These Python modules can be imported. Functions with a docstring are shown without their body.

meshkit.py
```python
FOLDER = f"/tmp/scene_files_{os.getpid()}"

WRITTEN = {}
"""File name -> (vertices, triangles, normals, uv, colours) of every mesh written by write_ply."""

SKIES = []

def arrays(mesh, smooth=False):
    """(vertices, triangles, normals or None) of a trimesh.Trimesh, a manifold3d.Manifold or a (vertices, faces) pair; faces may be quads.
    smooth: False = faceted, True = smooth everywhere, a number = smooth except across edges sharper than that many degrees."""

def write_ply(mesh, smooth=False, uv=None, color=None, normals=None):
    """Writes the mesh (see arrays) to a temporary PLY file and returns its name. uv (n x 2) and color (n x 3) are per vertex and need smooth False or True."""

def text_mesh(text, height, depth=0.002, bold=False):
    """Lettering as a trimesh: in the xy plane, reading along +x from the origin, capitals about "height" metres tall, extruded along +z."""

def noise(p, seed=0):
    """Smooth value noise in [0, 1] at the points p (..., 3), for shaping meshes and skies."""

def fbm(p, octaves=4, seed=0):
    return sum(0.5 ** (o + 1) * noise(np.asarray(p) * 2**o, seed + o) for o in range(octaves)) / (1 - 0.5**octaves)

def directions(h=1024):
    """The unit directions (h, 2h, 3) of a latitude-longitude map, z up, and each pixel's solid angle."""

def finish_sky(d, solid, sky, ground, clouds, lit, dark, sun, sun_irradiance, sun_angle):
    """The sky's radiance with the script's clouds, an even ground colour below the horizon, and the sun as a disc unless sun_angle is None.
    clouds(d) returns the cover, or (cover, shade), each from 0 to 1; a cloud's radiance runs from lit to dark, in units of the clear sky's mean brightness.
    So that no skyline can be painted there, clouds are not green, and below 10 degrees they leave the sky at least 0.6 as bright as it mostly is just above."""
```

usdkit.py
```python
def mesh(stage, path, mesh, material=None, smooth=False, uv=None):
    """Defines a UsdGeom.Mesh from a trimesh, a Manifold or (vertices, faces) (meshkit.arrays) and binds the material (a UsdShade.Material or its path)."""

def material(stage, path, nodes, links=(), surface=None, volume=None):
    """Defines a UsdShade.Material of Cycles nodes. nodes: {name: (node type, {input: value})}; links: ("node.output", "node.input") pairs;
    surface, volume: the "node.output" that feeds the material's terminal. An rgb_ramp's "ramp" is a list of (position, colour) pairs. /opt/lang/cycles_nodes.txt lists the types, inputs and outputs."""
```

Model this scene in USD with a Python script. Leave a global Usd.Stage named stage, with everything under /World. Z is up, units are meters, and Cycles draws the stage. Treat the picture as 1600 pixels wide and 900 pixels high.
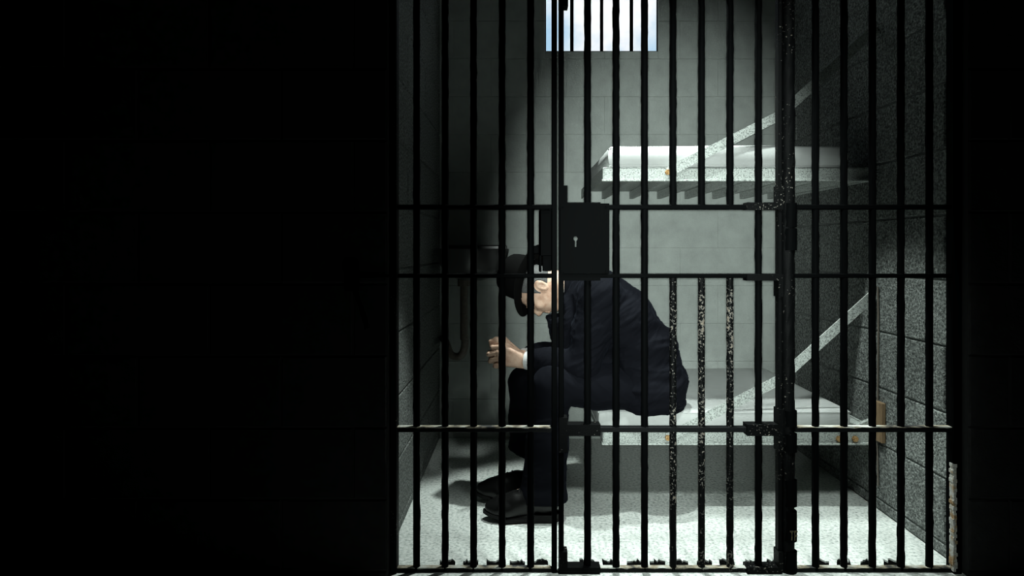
import math, random
import numpy as np, trimesh, usdkit, meshkit
import manifold3d as m3
from shapely.geometry import Polygon, box as sbox, Point
from shapely.ops import unary_union
from pxr import Usd, UsdGeom, UsdLux, UsdShade, Sdf, Gf

random.seed(7); rng = np.random.default_rng(7)
stage = Usd.Stage.CreateInMemory()
UsdGeom.SetStageUpAxis(stage, 'Z'); UsdGeom.SetStageMetersPerUnit(stage, 1.0)
UsdGeom.Xform.Define(stage, '/World'); UsdGeom.Scope.Define(stage, '/World/Looks')

# ------------------------------------------------------------------ camera
# x to the right, y into the cell, z up; the eye stands at (0, 0, EYE).  FOC is the focal length in pixels (1600 wide).
EYE, FOC, VX, VY = 1.05, 1000.0, 815.0, 390.0
cam = UsdGeom.Camera.Define(stage, '/World/camera')
cam.CreateHorizontalApertureAttr(36.0); cam.CreateVerticalApertureAttr(20.25)
cam.CreateFocalLengthAttr(36.0 * FOC / 1600)
cam.CreateHorizontalApertureOffsetAttr((800 - VX) * 36.0 / 1600)
cam.CreateVerticalApertureOffsetAttr((VY - 450) * 36.0 / 1600)
cam.CreateClippingRangeAttr(Gf.Vec2f(0.05, 200)); cam.CreateExposureAttr(0.0)
cam.AddTranslateOp().Set(Gf.Vec3d(0, 0, EYE)); cam.AddRotateXOp().Set(90.0)

# ------------------------------------------------------------------ light
sky = UsdLux.DomeLight.Define(stage, '/World/sky'); sky.CreateIntensityAttr(1.0)
skym = usdkit.material(stage, '/World/Looks/sky', {
    'c': ('texture_coordinate', {}), 'map': ('mapping', {'scale': (9, 9, 9), 'location': (1.3, 0.4, 2.0)}),
    'n': ('noise_texture', {'scale': 1.0, 'detail': 5.0, 'roughness': 0.55}),
    'r': ('rgb_ramp', {'ramp': [(0.36, (0.42, 0.66, 0.86)), (0.5, (0.74, 0.86, 0.95)), (0.6, (1.0, 1.02, 1.04))]}),
    'b': ('background_shader', {'strength': 1.0})},
    [('c.generated', 'map.vector'), ('map.vector', 'n.vector'), ('n.fac', 'r.fac'), ('r.color', 'b.color')], surface='b.background')
UsdShade.MaterialBindingAPI.Apply(sky.GetPrim()).Bind(skym)

def spot(name, pos, aim, power, angle, soft, radius, color=(0.89, 1.0, 0.95), scale=(1, 1, 1)):
    """A lamp with a beam: pos and aim in metres, angle the half angle of the cone in degrees."""
    l = UsdLux.SphereLight.Define(stage, '/World/' + name)
    l.CreateIntensityAttr(power); l.CreateRadiusAttr(radius); l.CreateNormalizeAttr(True); l.CreateColorAttr(Gf.Vec3f(*color))
    s = UsdLux.ShapingAPI.Apply(l.GetPrim()); s.CreateShapingConeAngleAttr(angle); s.CreateShapingConeSoftnessAttr(soft)
    p, a = np.array(pos, float), np.array(aim, float)
    w = (p - a) / np.linalg.norm(p - a)
    up = np.array([0, 0, 1.0]) if abs(w[2]) < 0.95 else np.array([0, 1.0, 0])
    u = np.cross(up, w); u /= np.linalg.norm(u); v = np.cross(w, u)
    m = np.eye(4); m[0, :3], m[1, :3], m[2, :3], m[3, :3] = u * scale[0], v * scale[1], w * scale[2], p
    UsdGeom.Xformable(l).AddTransformOp().Set(Gf.Matrix4d(*m.ravel().tolist()))
    return l
# a beam added at the eye point, shaped to light the back wall, and the two lamps on the cell's ceiling
spot('corridor_spotlight', (0, 0.0, 1.055), (0.79, 3.56, 0.97), 122, 24, 0.85, 0.015, scale=(0.66, 1.0, 1.0))
spot('ceiling_lamp_beam', (0.38, 2.655, 2.6), (0.43, 2.05, 0.0), 76, 27, 0.25, 0.03)
spot('ceiling_lamp_beam_001', (0.38, 2.335, 2.6), (0.90, 2.40, 0.0), 64, 24, 0.3, 0.03)
spot('corridor_lamp_beam', (0.75, 0.98, 2.62), (0.60, 2.76, 0.0), 85, 19, 0.35, 0.2)

# ------------------------------------------------------------------ materials
LK = '/World/Looks/'
def grain(name, stops, scale=40, detail=4, rough=0.8, bump=0.0, bscale=120, spec=0.3, vary=0.0, dist=0.01, stretch=(1, 1, 1), metallic=0.0, extra=None):
    """A solid coloured by one noise, with fine relief from another; vary lets each piece differ a little in tone."""
    n = {'g': ('geometry', {}), 'map': ('mapping', {'scale': stretch}), 'n': ('noise_texture', {'scale': scale, 'detail': detail, 'roughness': 0.6}),
         'r': ('rgb_ramp', {'ramp': stops}), 'p': ('principled_bsdf', {'roughness': rough, 'specular_ior_level': spec, 'metallic': metallic})}
    k = [('g.position', 'map.vector'), ('map.vector', 'n.vector'), ('n.fac', 'r.fac')]
    out = 'r.color'
    if vary:
        n['o'] = ('object_info', {}); n['mr'] = ('map_range', {'from_min': 0.0, 'from_max': 1.0, 'to_min': 1 - vary, 'to_max': 1 + vary})
        n['hv'] = ('hsv', {})
        k += [('o.random', 'mr.value'), ('mr.result', 'hv.value'), (out, 'hv.color')]; out = 'hv.color'
    k.append((out, 'p.base_color'))
    if bump:
        n['bn'] = ('noise_texture', {'scale': bscale, 'detail': 3.0, 'roughness': 0.6}); n['b'] = ('bump', {'strength': bump, 'distance': dist})
        k += [('map.vector', 'bn.vector'), ('bn.fac', 'b.height'), ('b.normal', 'p.normal')]
    return usdkit.material(stage, LK + name, n, k, surface='p.BSDF')
def gray(v, t=(1, 1, 1)): return tuple(v * x for x in t)
GR = (0.93, 1.0, 0.95)
M = {}
M['painted_block'] = grain('painted_block', [(0.3, gray(.31, GR)), (0.5, gray(.36, GR)), (0.7, gray(.40, GR))], 9, 6, 0.6, 0.25, 90, 0.25, 0.012, 0.004)
M['rough_block'] = grain('rough_block', [(0.35, gray(.05, GR)), (0.5, gray(.14, GR)), (0.68, gray(.31, GR))], 110, 5, 0.9, 0.9, 120, 0.2, 0.05, 0.012)
M['mortar'] = grain('mortar', [(0.3, gray(.09, GR)), (0.7, gray(.15, GR))], 60, 3, 0.9, 0.3, 120)
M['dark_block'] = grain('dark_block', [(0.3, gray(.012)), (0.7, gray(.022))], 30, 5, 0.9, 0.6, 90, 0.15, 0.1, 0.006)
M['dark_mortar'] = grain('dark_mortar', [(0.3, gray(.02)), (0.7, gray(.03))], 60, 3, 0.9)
M['concrete'] = grain('concrete', [(0.30, gray(.20, GR)), (0.44, gray(.43, GR)), (0.56, gray(.55, (.97, 1, .96))), (0.75, gray(.62, (.97, 1, .96)))], 85, 6, 0.75, 0.45, 80, 0.35, 0, 0.006)
M['ceiling'] = grain('ceiling', [(0.3, gray(.05)), (0.7, gray(.07))], 20)
M['white_speckle'] = grain('white_speckle', [(0.36, gray(.16, GR)), (0.47, gray(.35, GR)), (0.62, gray(.48, GR))], 170, 3, 0.5, 0.35, 160, 0.4, 0, 0.003)
M['vinyl'] = grain('vinyl', [(0.3, gray(.39, (.97, 1, .98))), (0.7, gray(.45, (.97, 1, .98)))], 6, 3, 0.45, 0.06, 14, 0.4, 0, 0.01)
M['rust'] = grain('rust', [(0.3, (.12, .05, .02)), (0.5, (.3, .17, .06)), (0.7, (.45, .32, .18))], 120, 4, 0.8, 0.5, 150)
M['wood'] = grain('wood', [(0.3, (.12, .075, .04)), (0.6, (.22, .15, .085))], 30, 5, 0.7, 0.3, 60, 0.3, 0, 0.004, (1, 1, .15))
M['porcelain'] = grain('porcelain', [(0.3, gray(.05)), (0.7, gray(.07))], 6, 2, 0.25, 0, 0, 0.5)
M['dull_pipe'] = grain('dull_pipe', [(0.3, (.09, .075, .06)), (0.7, (.15, .13, .11))], 50, 3, 0.4, 0, 0, 0.5)
M['drain_dark'] = grain('drain_dark', [(0.3, gray(.001)), (0.7, gray(.003))], 50, spec=0.0)
def iron(name, speckle, lo=0.0010, spec=0.01):
    """Black painted iron; chips: how much of it is spotted pale or rusty by noise."""
    n = {'g': ('geometry', {}), 'n': ('noise_texture', {'scale': 130.0, 'detail': 3.0, 'roughness': 0.6}), 'big': ('noise_texture', {'scale': 7.0, 'detail': 2.0}),
         'a': ('math', {'math_type': 'multiply_add', 'value2': 0.45}), 'r': ('rgb_ramp', {'ramp': [(0.0, (lo, lo * 1.15, lo * 1.3)), (0.985 - speckle, (lo * 1.2, lo * 1.4, lo * 1.5)), (min(0.999, 1.0 - speckle), (.07, .07, .066) if speckle else (lo, lo, lo)), (1.0, (.16, .13, .10) if speckle else (lo, lo, lo))]}),
         'b': ('bump', {'strength': 0.25, 'distance': 0.002}), 'bn': ('noise_texture', {'scale': 190.0, 'detail': 3.0}),
         'p': ('principled_bsdf', {'roughness': 0.6, 'specular_ior_level': spec})}
    k = [('g.position', 'n.vector'), ('g.position', 'big.vector'), ('g.position', 'bn.vector'), ('big.fac', 'a.value1'), ('n.fac', 'a.value3'), ('a.value', 'r.fac'), ('r.color', 'p.base_color'), ('bn.fac', 'b.height'), ('b.normal', 'p.normal')]
    return usdkit.material(stage, LK + name, n, k, surface='p.BSDF')
M['iron'] = iron('iron', 0.0)
M['iron_speckled'] = iron('iron_speckled', 0.08, 0.001, 0.05)
M['iron_speckled_heavy'] = iron('iron_speckled_heavy', 0.16, 0.001, 0.05)
M['iron_rail'] = iron('iron_rail', 0.01, 0.002, 0.08)
M['pale_flake'] = grain('pale_flake', [(0.30, (.25, .13, .05)), (0.42, (.33, .24, .14)), (0.5, (.42, .41, .38)), (0.7, (.50, .50, .48))], 30, 3, 0.7, 0.4, 150)
M['lit_edge_paint'] = grain('lit_edge_paint', [(0.40, (.02, .02, .02)), (0.50, (.22, .19, .14)), (0.60, (.36, .36, .33)), (0.7, (.44, .44, .42))], 12, 4, 0.6, 0.4, 150)  # pale tones paint the light on the rail tops, with some rust

# ------------------------------------------------------------------ helpers
_used = {}
def numbered(path):
    n = _used.get(path, -1) + 1; _used[path] = n
    return path if n == 0 else f'{path}_{n:03d}'
def thing(name, label, cat, loc=(0, 0, 0), group=None, kind=None):
    x = UsdGeom.Xform.Define(stage, numbered('/World/' + name)); x.AddTranslateOp().Set(Gf.Vec3d(*loc))
    p = x.GetPrim(); tag(p, label, cat, group, kind); return p
def tag(p, label=None, cat=None, group=None, kind=None):
    for k, v in (('label', label), ('category', cat), ('group', group), ('kind', kind)):
        if v: p.SetCustomDataByKey(k, v)
    return p
def origin(p):
    q, o = p, np.zeros(3)
    while q and str(q.GetPath()) not in ('/World', '/'):
        for op in UsdGeom.Xformable(q).GetOrderedXformOps(): o += np.array(op.Get())
        q = q.GetParent()
    return o
def obj(name, mesh, m, parent=None, smooth=False, label=None):
    """One Mesh prim; the mesh is given in world coordinates."""
    v, f, n = meshkit.arrays(mesh, smooth)
    if parent is not None: v = v - origin(parent)
    path = numbered((str(parent.GetPath()) if parent is not None else '/World') + '/' + name)
    pr = usdkit.mesh(stage, path, (v, f), M[m] if isinstance(m, str) else m)
    if n is not None:
        pr.CreateNormalsAttr(n.astype(np.float32)); pr.SetNormalsInterpolation('vertex')
    p = pr.GetPrim()
    if label: p.SetCustomDataByKey('label', label)
    return p
def struct(name, mesh, m, label, cat): return tag(obj(name, mesh, m), label, cat, kind='structure')
def PX(x, d): return (x - VX) / FOC * d
def PZ(y, d): return EYE - (y - VY) / FOC * d
def P(x, y, d): return np.array([PX(x, d), d, PZ(y, d)])
def bx(x0, x1, y0, y1, z0, z1, c=0.0):
    """Box between bounds; c chamfers every edge."""
    ex = np.array([abs(x1 - x0), abs(y1 - y0), abs(z1 - z0)]); ce = np.array([(x0 + x1) / 2, (y0 + y1) / 2, (z0 + z1) / 2])
    if c <= 0:
        b = trimesh.creation.box(ex); b.apply_translation(ce); return b
    pts = []
    for s in np.array(np.meshgrid([-1, 1], [-1, 1], [-1, 1])).T.reshape(-1, 3):
        for k in range(3):
            e = ex / 2 - c; e[k] += c; pts.append(s * e)
    h = trimesh.convex.convex_hull(np.array(pts)); h.apply_translation(ce); return h
def cat(*ms): return trimesh.util.concatenate([m for m in ms])
def tube(pts, r, sides=10, cap=True):
    """Round tube along points; r a number or one per point."""
    pts = np.asarray(pts, float); n = len(pts); r = np.full(n, r) if np.ndim(r) == 0 else np.asarray(r, float)
    t = np.gradient(pts, axis=0); t /= np.linalg.norm(t, axis=1, keepdims=True)
    up = np.array([0, 1.0, 0]) if abs(t[0][1]) < 0.9 else np.array([1.0, 0, 0])
    u = np.cross(t[0], up); u /= np.linalg.norm(u); V = []
    a = np.linspace(0, 2 * np.pi, sides, endpoint=False)
    for i in range(n):
        u = u - t[i] * (u @ t[i]); u /= np.linalg.norm(u); w = np.cross(t[i], u)
        V.append(pts[i] + r[i] * (np.cos(a)[:, None] * u + np.sin(a)[:, None] * w))
    V = np.vstack(V); F = []
    for i in range(n - 1):
        for j in range(sides):
            k = (j + 1) % sides; A, B, C, D = i * sides + j, i * sides + k, (i + 1) * sides + k, (i + 1) * sides + j
            F += [(A, B, C), (A, C, D)]
    if cap:
        V = np.vstack([V, pts[:1], pts[-1:]]); c0, c1 = len(V) - 2, len(V) - 1
        for j in range(sides):
            k = (j + 1) % sides; F += [(c0, k, j), (c1, (n - 1) * sides + j, (n - 1) * sides + k)]
    return trimesh.Trimesh(V, F, process=False)
def smooth_path(pts, n=24):
    from scipy.interpolate import splprep, splev
    pts = np.asarray(pts, float); tck, _ = splprep(pts.T, s=0, k=min(3, len(pts) - 1))
    return np.array(splev(np.linspace(0, 1, n), tck)).T
def extrude_xz(poly, y0, y1):
    """A polygon drawn in x, z made solid between y0 and y1."""
    m = trimesh.creation.extrude_polygon(poly, abs(y1 - y0), engine='earcut')
    v = m.vertices.copy(); m.vertices = np.c_[v[:, 0], min(y0, y1) + v[:, 2], v[:, 1]]; m.invert() if m.volume < 0 else None
    return m
def rod(x, y, z0, z1, r, seed, jitter=0.0008, n=None, sides=12):
    """A rough hand-forged round bar: its outline wavers by a millimetre."""
    n = n or max(8, int((z1 - z0) / 0.022)); z = np.linspace(z0, z1, n)
    a = np.linspace(0, 2 * np.pi, sides, endpoint=False)
    rg = np.random.default_rng(seed); rr = r + rg.normal(0, jitter, (n, sides))
    V = np.stack([x + rr * np.cos(a), y + rr * np.sin(a), np.repeat(z[:, None], sides, 1)], -1).reshape(-1, 3)
    F = []
    for i in range(n - 1):
        for j in range(sides):
            k = (j + 1) % sides; A, B, C, D = i * sides + j, i * sides + k, (i + 1) * sides + k, (i + 1) * sides + j
            F += [(A, B, C), (A, C, D)]
    return trimesh.Trimesh(V, F, process=False)

# ------------------------------------------------------------------ the room
DB, DW = 2.09, 3.56                       # depth of the bars and of the cell's back wall
XL, XR, CEIL = -0.46, 1.445, 3.0
def block(u0, u1, w0, w1, place, out=0.006, c=0.004, jog=0.0):
    """One masonry block: a slab with a chamfered face, laid in a wall by place(u, w, out)."""
    q = [(u0, w0), (u1, w0), (u1, w1), (u0, w1)]; k = [(u0 + c, w0 + c), (u1 - c, w0 + c), (u1 - c, w1 - c), (u0 + c, w1 - c)]
    V = [place(u, w, -0.03) for u, w in q] + [place(u, w, out - c + jog) for u, w in q] + [place(u, w, out + jog) for u, w in k]
    F = [(0, 2, 1), (0, 3, 2)]
    for a in (0, 4):
        for i in range(4):
            j = (i + 1) % 4; F += [(a + i, a + j, a + 4 + j), (a + i, a + 4 + j, a + 4 + i)]
    F += [(8, 9, 10), (8, 10, 11)]
    m = trimesh.Trimesh(V, F, process=False)
    if m.volume < 0: m.invert()
    return m
def masonry(parent, u0, u1, w0, w1, first, course, length, joint, place, m, hole=None, uneven=0.0, skew=0.0, vj=None, c=0.004):
    w = first
    while w > w0: w -= course
    row = 0
    while w < w1:
        a, b = max(w, w0), min(w + course, w1)
        u = u0 - (length / 2 if row % 2 else 0) - skew
        while u < u1:
            p, q = max(u, u0), min(u + length, u1)
            if q - p > 0.03 and b - a > 0.012:
                rects = [(p, q, a, b)]
                if hole:
                    h0, h1, g0, g1 = hole
                    if p < h1 and q > h0 and a < g1 and b > g0:
                        rects = [(p, min(q, h0), a, b), (max(p, h1), q, a, b), (max(p, h0), min(q, h1), a, g0), (max(p, h0), min(q, h1), g1, b)]
                for (r0, r1, s0, s1) in rects:
                    if r1 - r0 > 0.02 and s1 - s0 > 0.012:
                        obj('block', block(r0 + (joint if vj is None else vj) / 2, r1 - (joint if vj is None else vj) / 2, s0 + joint / 2, s1 - joint / 2, place, c=c, jog=rng.uniform(-uneven, uneven)), m, parent)
            u += length
        w += course; row += 1

# slots along the bars' foot, cut right through the floor slab
slots = []
for k in range(20):
    x0 = 687 + 36.5 * k; x1 = x0 + 24
    if 862 < x0 < 900 or 1216 < x0 < 1236: continue
    dn, df = 2.112, 2.156
    back = []
    for t in np.linspace(0, 1, 9)[::-1]:
        back.append((PX(x0 + (x1 - x0) * t + rng.uniform(-1, 1), df), df + (rng.uniform(0.004, 0.022) if rng.random() < .55 else 0)))  # ragged spikes along the back edge imitate shadows of the bars
    slots.append(Polygon([(PX(x0, dn), dn), (PX(x1, dn), dn)] + back).buffer(0))
slab = Polygon([(-3.2, -1.6), (3.6, -1.6), (3.6, 3.7), (-3.2, 3.7)]).difference(unary_union(slots))
fl = trimesh.creation.extrude_polygon(slab, 0.05, engine='earcut'); fl.apply_translation((0, 0, -0.05))
struct('floor', fl, 'concrete', 'pale speckled concrete floor of the cell', 'floor')
t = thing('floor_drain', 'black drain channel showing through the row of slots at the foot of the bars', 'drain', (0.5, 2.14, -0.12))
obj('channel', bx(-.4, 1.4, 2.09, 2.2, -0.12, -0.058), 'drain_dark', t)
for sp in slots:
    m = trimesh.creation.extrude_polygon(sp.buffer(.0003), .05, engine='earcut'); m.apply_translation((0, 0, -.0555)); obj('slot', m, 'drain_dark', t)

wb = thing('wall_back', 'grey-green painted block wall at the back of the cell with a barred window', 'wall', (0, DW, 0), kind='structure')
WX0, WX1, WZ0, WZ1 = PX(852, DW), PX(1028, DW), PZ(80.5, DW), PZ(80.5, DW) + 0.62
hole = (WX0, WX1, WZ0, WZ1)
bk = extrude_xz(Polygon([(XL - .1, 0), (XR + .1, 0), (XR + .1, CEIL), (XL - .1, CEIL)]).difference(sbox(WX0, WZ0, WX1, WZ1)), DW + 0.0005, DW + 0.022)
obj('mortar_bed', bk, 'painted_block', wb)
masonry(wb, XL, XR, 0, CEIL, 0.01, 0.21, 0.42, 0.0012, lambda u, w, o: (u, DW + 0.002 - o, w), 'painted_block', hole, 0.0003, 0.13, 0.0001, 0.0012)
wl = thing('wall_left', 'rough block side wall at the left of the cell', 'wall', (XL, 2.8, 0), kind='structure')
obj('mortar_bed', bx(XL - .1, XL, 2.14, DW + .05, 0, CEIL), 'mortar', wl)
masonry(wl, 2.14, DW, 0, CEIL, 0.04, 0.235, 0.47, 0.006, lambda u, w, o: (XL + o, u, w), 'rough_block', None, 0.001, 0.05)
wr = thing('wall_right', 'rough block side wall at the right of the cell', 'wall', (XR, 2.8, 0), kind='structure')
obj('mortar_bed', bx(XR, XR + .1, 2.14, DW + .05, 0, CEIL), 'mortar', wr)
masonry(wr, 2.14, DW, 0, CEIL, 0.045, 0.225, 0.47, 0.006, lambda u, w, o: (XR - o, u, w), 'rough_block', None, 0.001, 0.2)
DF = 2.05
for side, a, b in (('left', -3.2, -0.43), ('right', 1.432, 3.6)):
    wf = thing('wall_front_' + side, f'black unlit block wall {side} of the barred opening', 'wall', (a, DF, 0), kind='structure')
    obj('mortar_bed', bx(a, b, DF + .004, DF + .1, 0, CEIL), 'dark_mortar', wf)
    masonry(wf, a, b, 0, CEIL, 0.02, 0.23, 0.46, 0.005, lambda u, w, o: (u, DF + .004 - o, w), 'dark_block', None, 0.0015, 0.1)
struct('ceiling', bx(-3.2, 3.6, -1.6, DW + .05, CEIL, CEIL + .1), 'ceiling', 'dark ceiling over the cell and corridor', 'ceiling')
struct('wall_corridor_back', bx(-3.2, 3.6, -1.7, -1.6, 0, CEIL), 'ceiling', 'dark wall behind the camera', 'wall')
struct('wall_corridor_left', bx(-3.3, -3.2, -1.7, DF + .1, 0, CEIL), 'ceiling', 'dark far left end of the corridor', 'wall')
struct('wall_corridor_right', bx(3.6, 3.7, -1.7, DF + .1, 0, CEIL), 'ceiling', 'dark far right end of the corridor', 'wall')
wn = thing('window_1', 'small barred window high in the back wall, open to a bright cloudy sky', 'window', ((WX0 + WX1) / 2, DW, WZ0), kind='structure')
fr = sbox(WX0 - .001, WZ0 - .001, WX1 + .001, WZ1 + .001).difference(sbox(WX0 + .004, WZ0 + .004, WX1 - .004, WZ1 - .004))
obj('window_frame', extrude_xz(fr, DW + .004, DW + .022), 'iron', wn)
for i, x in enumerate((893.5, 940, 986.5)):
    obj('bar', rod(PX(x, DW + .01), DW + .01, WZ0, WZ1, 0.0095, 50 + i, 0.0003), 'iron', wn, smooth=40)

# ------------------------------------------------------------------ the bars
S = DB / FOC
BR = 0.0112
def bar(parent, x, ytop, ybot, m='iron', r=BR, name='bar'):
    z1 = CEIL - .02 if ytop is None else PZ(ytop, DB); z0 = 0.006 if ybot is None else PZ(ybot, DB)
    obj(name, rod(PX(x, DB), DB, z0, z1, r, int(x), 0.0006), m, parent, smooth=50)
def flat(parent, name, x0, x1, y0, y1, m='iron', d0=DB - .016, d1=DB + .016, c=0.002):
    return obj(name, bx(PX(x0, DB), PX(x1, DB), d0, d1, PZ(y1, DB), PZ(y0, DB), c), m, parent)
RAILS = [(-23, -15), (320, 327.5), (427.5, 434), (666, 674)]
def lit_strip(x0, x1, z, y0, y1, drop):
    """A thin pale skin that paints light along a rail's top edge, its lower border ragged."""
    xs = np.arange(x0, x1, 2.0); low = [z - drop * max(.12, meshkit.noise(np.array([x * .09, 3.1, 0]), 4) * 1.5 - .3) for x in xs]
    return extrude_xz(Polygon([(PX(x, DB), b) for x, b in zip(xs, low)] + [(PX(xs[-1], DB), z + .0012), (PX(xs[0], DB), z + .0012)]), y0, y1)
def rails(parent, x0, x1, bottom=True):
    for i, (a, b) in enumerate(RAILS):
        rl = flat(parent, 'rail', x0, x1, a, b, 'iron_rail' if i == 3 else 'iron', DB - .012, DB + .012)
        if i == 3 and x0 != 873: obj('worn_edge', lit_strip(x0 + 4, x1 - 3, PZ(a, DB) - .0006, DB - .0124, DB + .0124, .0035), 'lit_edge_paint', rl, label='top edge of the rail with light from above painted on in pale colour')
    if bottom:
        rl = obj('bottom_rail', bx(PX(x0, DB), PX(x1, DB), DB - .01, DB + .008, 0, 0.014, .002), 'iron_rail', parent)
        obj('worn_edge', lit_strip(x0 + 4, x1 - 3, .0146, DB - .0104, DB + .0084, .003), 'lit_edge_paint', rl, label='top edge of the bottom rail, rusty, with light painted on in pale colour')
bp = thing('barred_panel', 'fixed panel of black iron bars left of the cell door', 'bars', (PX(740, DB), DB, 0))
for k in range(5): bar(bp, 651 + 44.5 * k, None, None)
rails(bp, 612, 864)
flat(bp, 'frame_post', 611, 621.5, -900, 892, 'iron_speckled', DB - .02, DB + .02)
flat(bp, 'jamb', 862, 870, -900, 893, 'iron', DB - .014, DB + .014)
sb = obj('strike_box', cat(bx(PX(842.5, DB), PX(846, DB), DB, DB + .05, PZ(425, DB), PZ(328, DB), .002), bx(PX(848, DB), PX(862, DB), DB + .01, DB + .04, PZ(424, DB), PZ(328, DB), .002), bx(PX(842.5, DB), PX(862, DB), DB, DB + .05, PZ(400, DB), PZ(328, DB), .002)), 'iron', bp, label='flat box that receives the lock bolt')
obj('bolt_knob', bx(PX(833, DB), PX(843, DB), DB + .012, DB + .035, PZ(397, DB), PZ(384, DB), .003), 'iron', sb)

dr = thing('cell_door', 'barred iron cell door with a square lock box, keyhole and an open food hatch', 'door', (PX(1050, DB), DB, 0))
for k in range(6, 13):
    x = 651 + 44.5 * k
    if k in (9, 10, 11):
        bar(dr, x, None, 324); bar(dr, x, 431, None, 'iron_speckled_heavy')
    else: bar(dr, x, None, None)
rails(dr, 873, 1219.5)
flat(dr, 'stile', 873, 880.5, -900, 893, 'iron', DB - .014, DB + .014)
flat(dr, 'stile', 1213.5, 1219.5, -900, 893, 'iron_speckled', DB - .014, DB + .014)
def ell(xa, xb, ya, yb, up, down):
    """A corner plate: a foot along the rail and a leg along the stile."""
    legx = (xa, xa + 13) if xa < 1000 else (xb - 7, xb)
    h = [sbox(PX(xa, DB), PZ(yb, DB), PX(xb, DB), PZ(ya, DB)), sbox(PX(legx[0], DB), PZ(down, DB), PX(legx[1], DB), PZ(up, DB))]
    obj('corner_plate', extrude_xz(unary_union(h), DB - .022, DB + .02), 'iron_speckled' if xa > 1000 or ya > 600 else 'iron', dr)
ell(873, 887, -40, 13, -40, 13)
ell(873, 937, 317, 328, 291, 328); ell(873, 937, 428, 438, 428, 438)
ell(873, 937, 661, 678, 650, 704); ell(873, 937, 882, 890, 858, 890)
ell(1164, 1219.5, 317, 328, 291, 328); ell(1164, 1219.5, 428, 438, 428, 463); ell(1164, 1219.5, 661, 678, 637, 703); ell(1164, 1219.5, 882, 890, 858, 890)
lk = sbox(PX(875, DB), PZ(427, DB), PX(950, DB), PZ(319, DB))
kh = unary_union([Point(PX(898.4, DB), PZ(373, DB)).buffer(3.6 * S), sbox(PX(896.8, DB), PZ(386, DB), PX(900, DB), PZ(372, DB))])
lb = obj('lock_box', extrude_xz(lk.difference(kh), DB - .03, DB - .018), 'iron', dr, label='square plate lock with a keyhole right through it')
for (x, y) in ((879, 323), (946, 323), (879, 423), (946, 423)):
    c = trimesh.creation.cylinder(.004, .006, sections=10); c.apply_transform(trimesh.transformations.rotation_matrix(math.pi / 2, (1, 0, 0))); c.apply_translation(P(x, y, DB) + (0, -.032, 0))
    obj('rivet', c, 'iron', lb)
side_w = cat(bx(PX(875, DB), PX(878, DB), DB - .018, DB + .03, PZ(427, DB), PZ(319, DB)), bx(PX(947, DB), PX(950, DB), DB - .018, DB + .03, PZ(427, DB), PZ(319, DB)), bx(PX(875, DB), PX(950, DB), DB - .018, DB + .03, PZ(322, DB), PZ(319, DB)), bx(PX(875, DB), PX(950, DB), DB - .018, DB + .03, PZ(427, DB), PZ(424, DB)))
obj('case', side_w, 'iron', lb)

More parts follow.
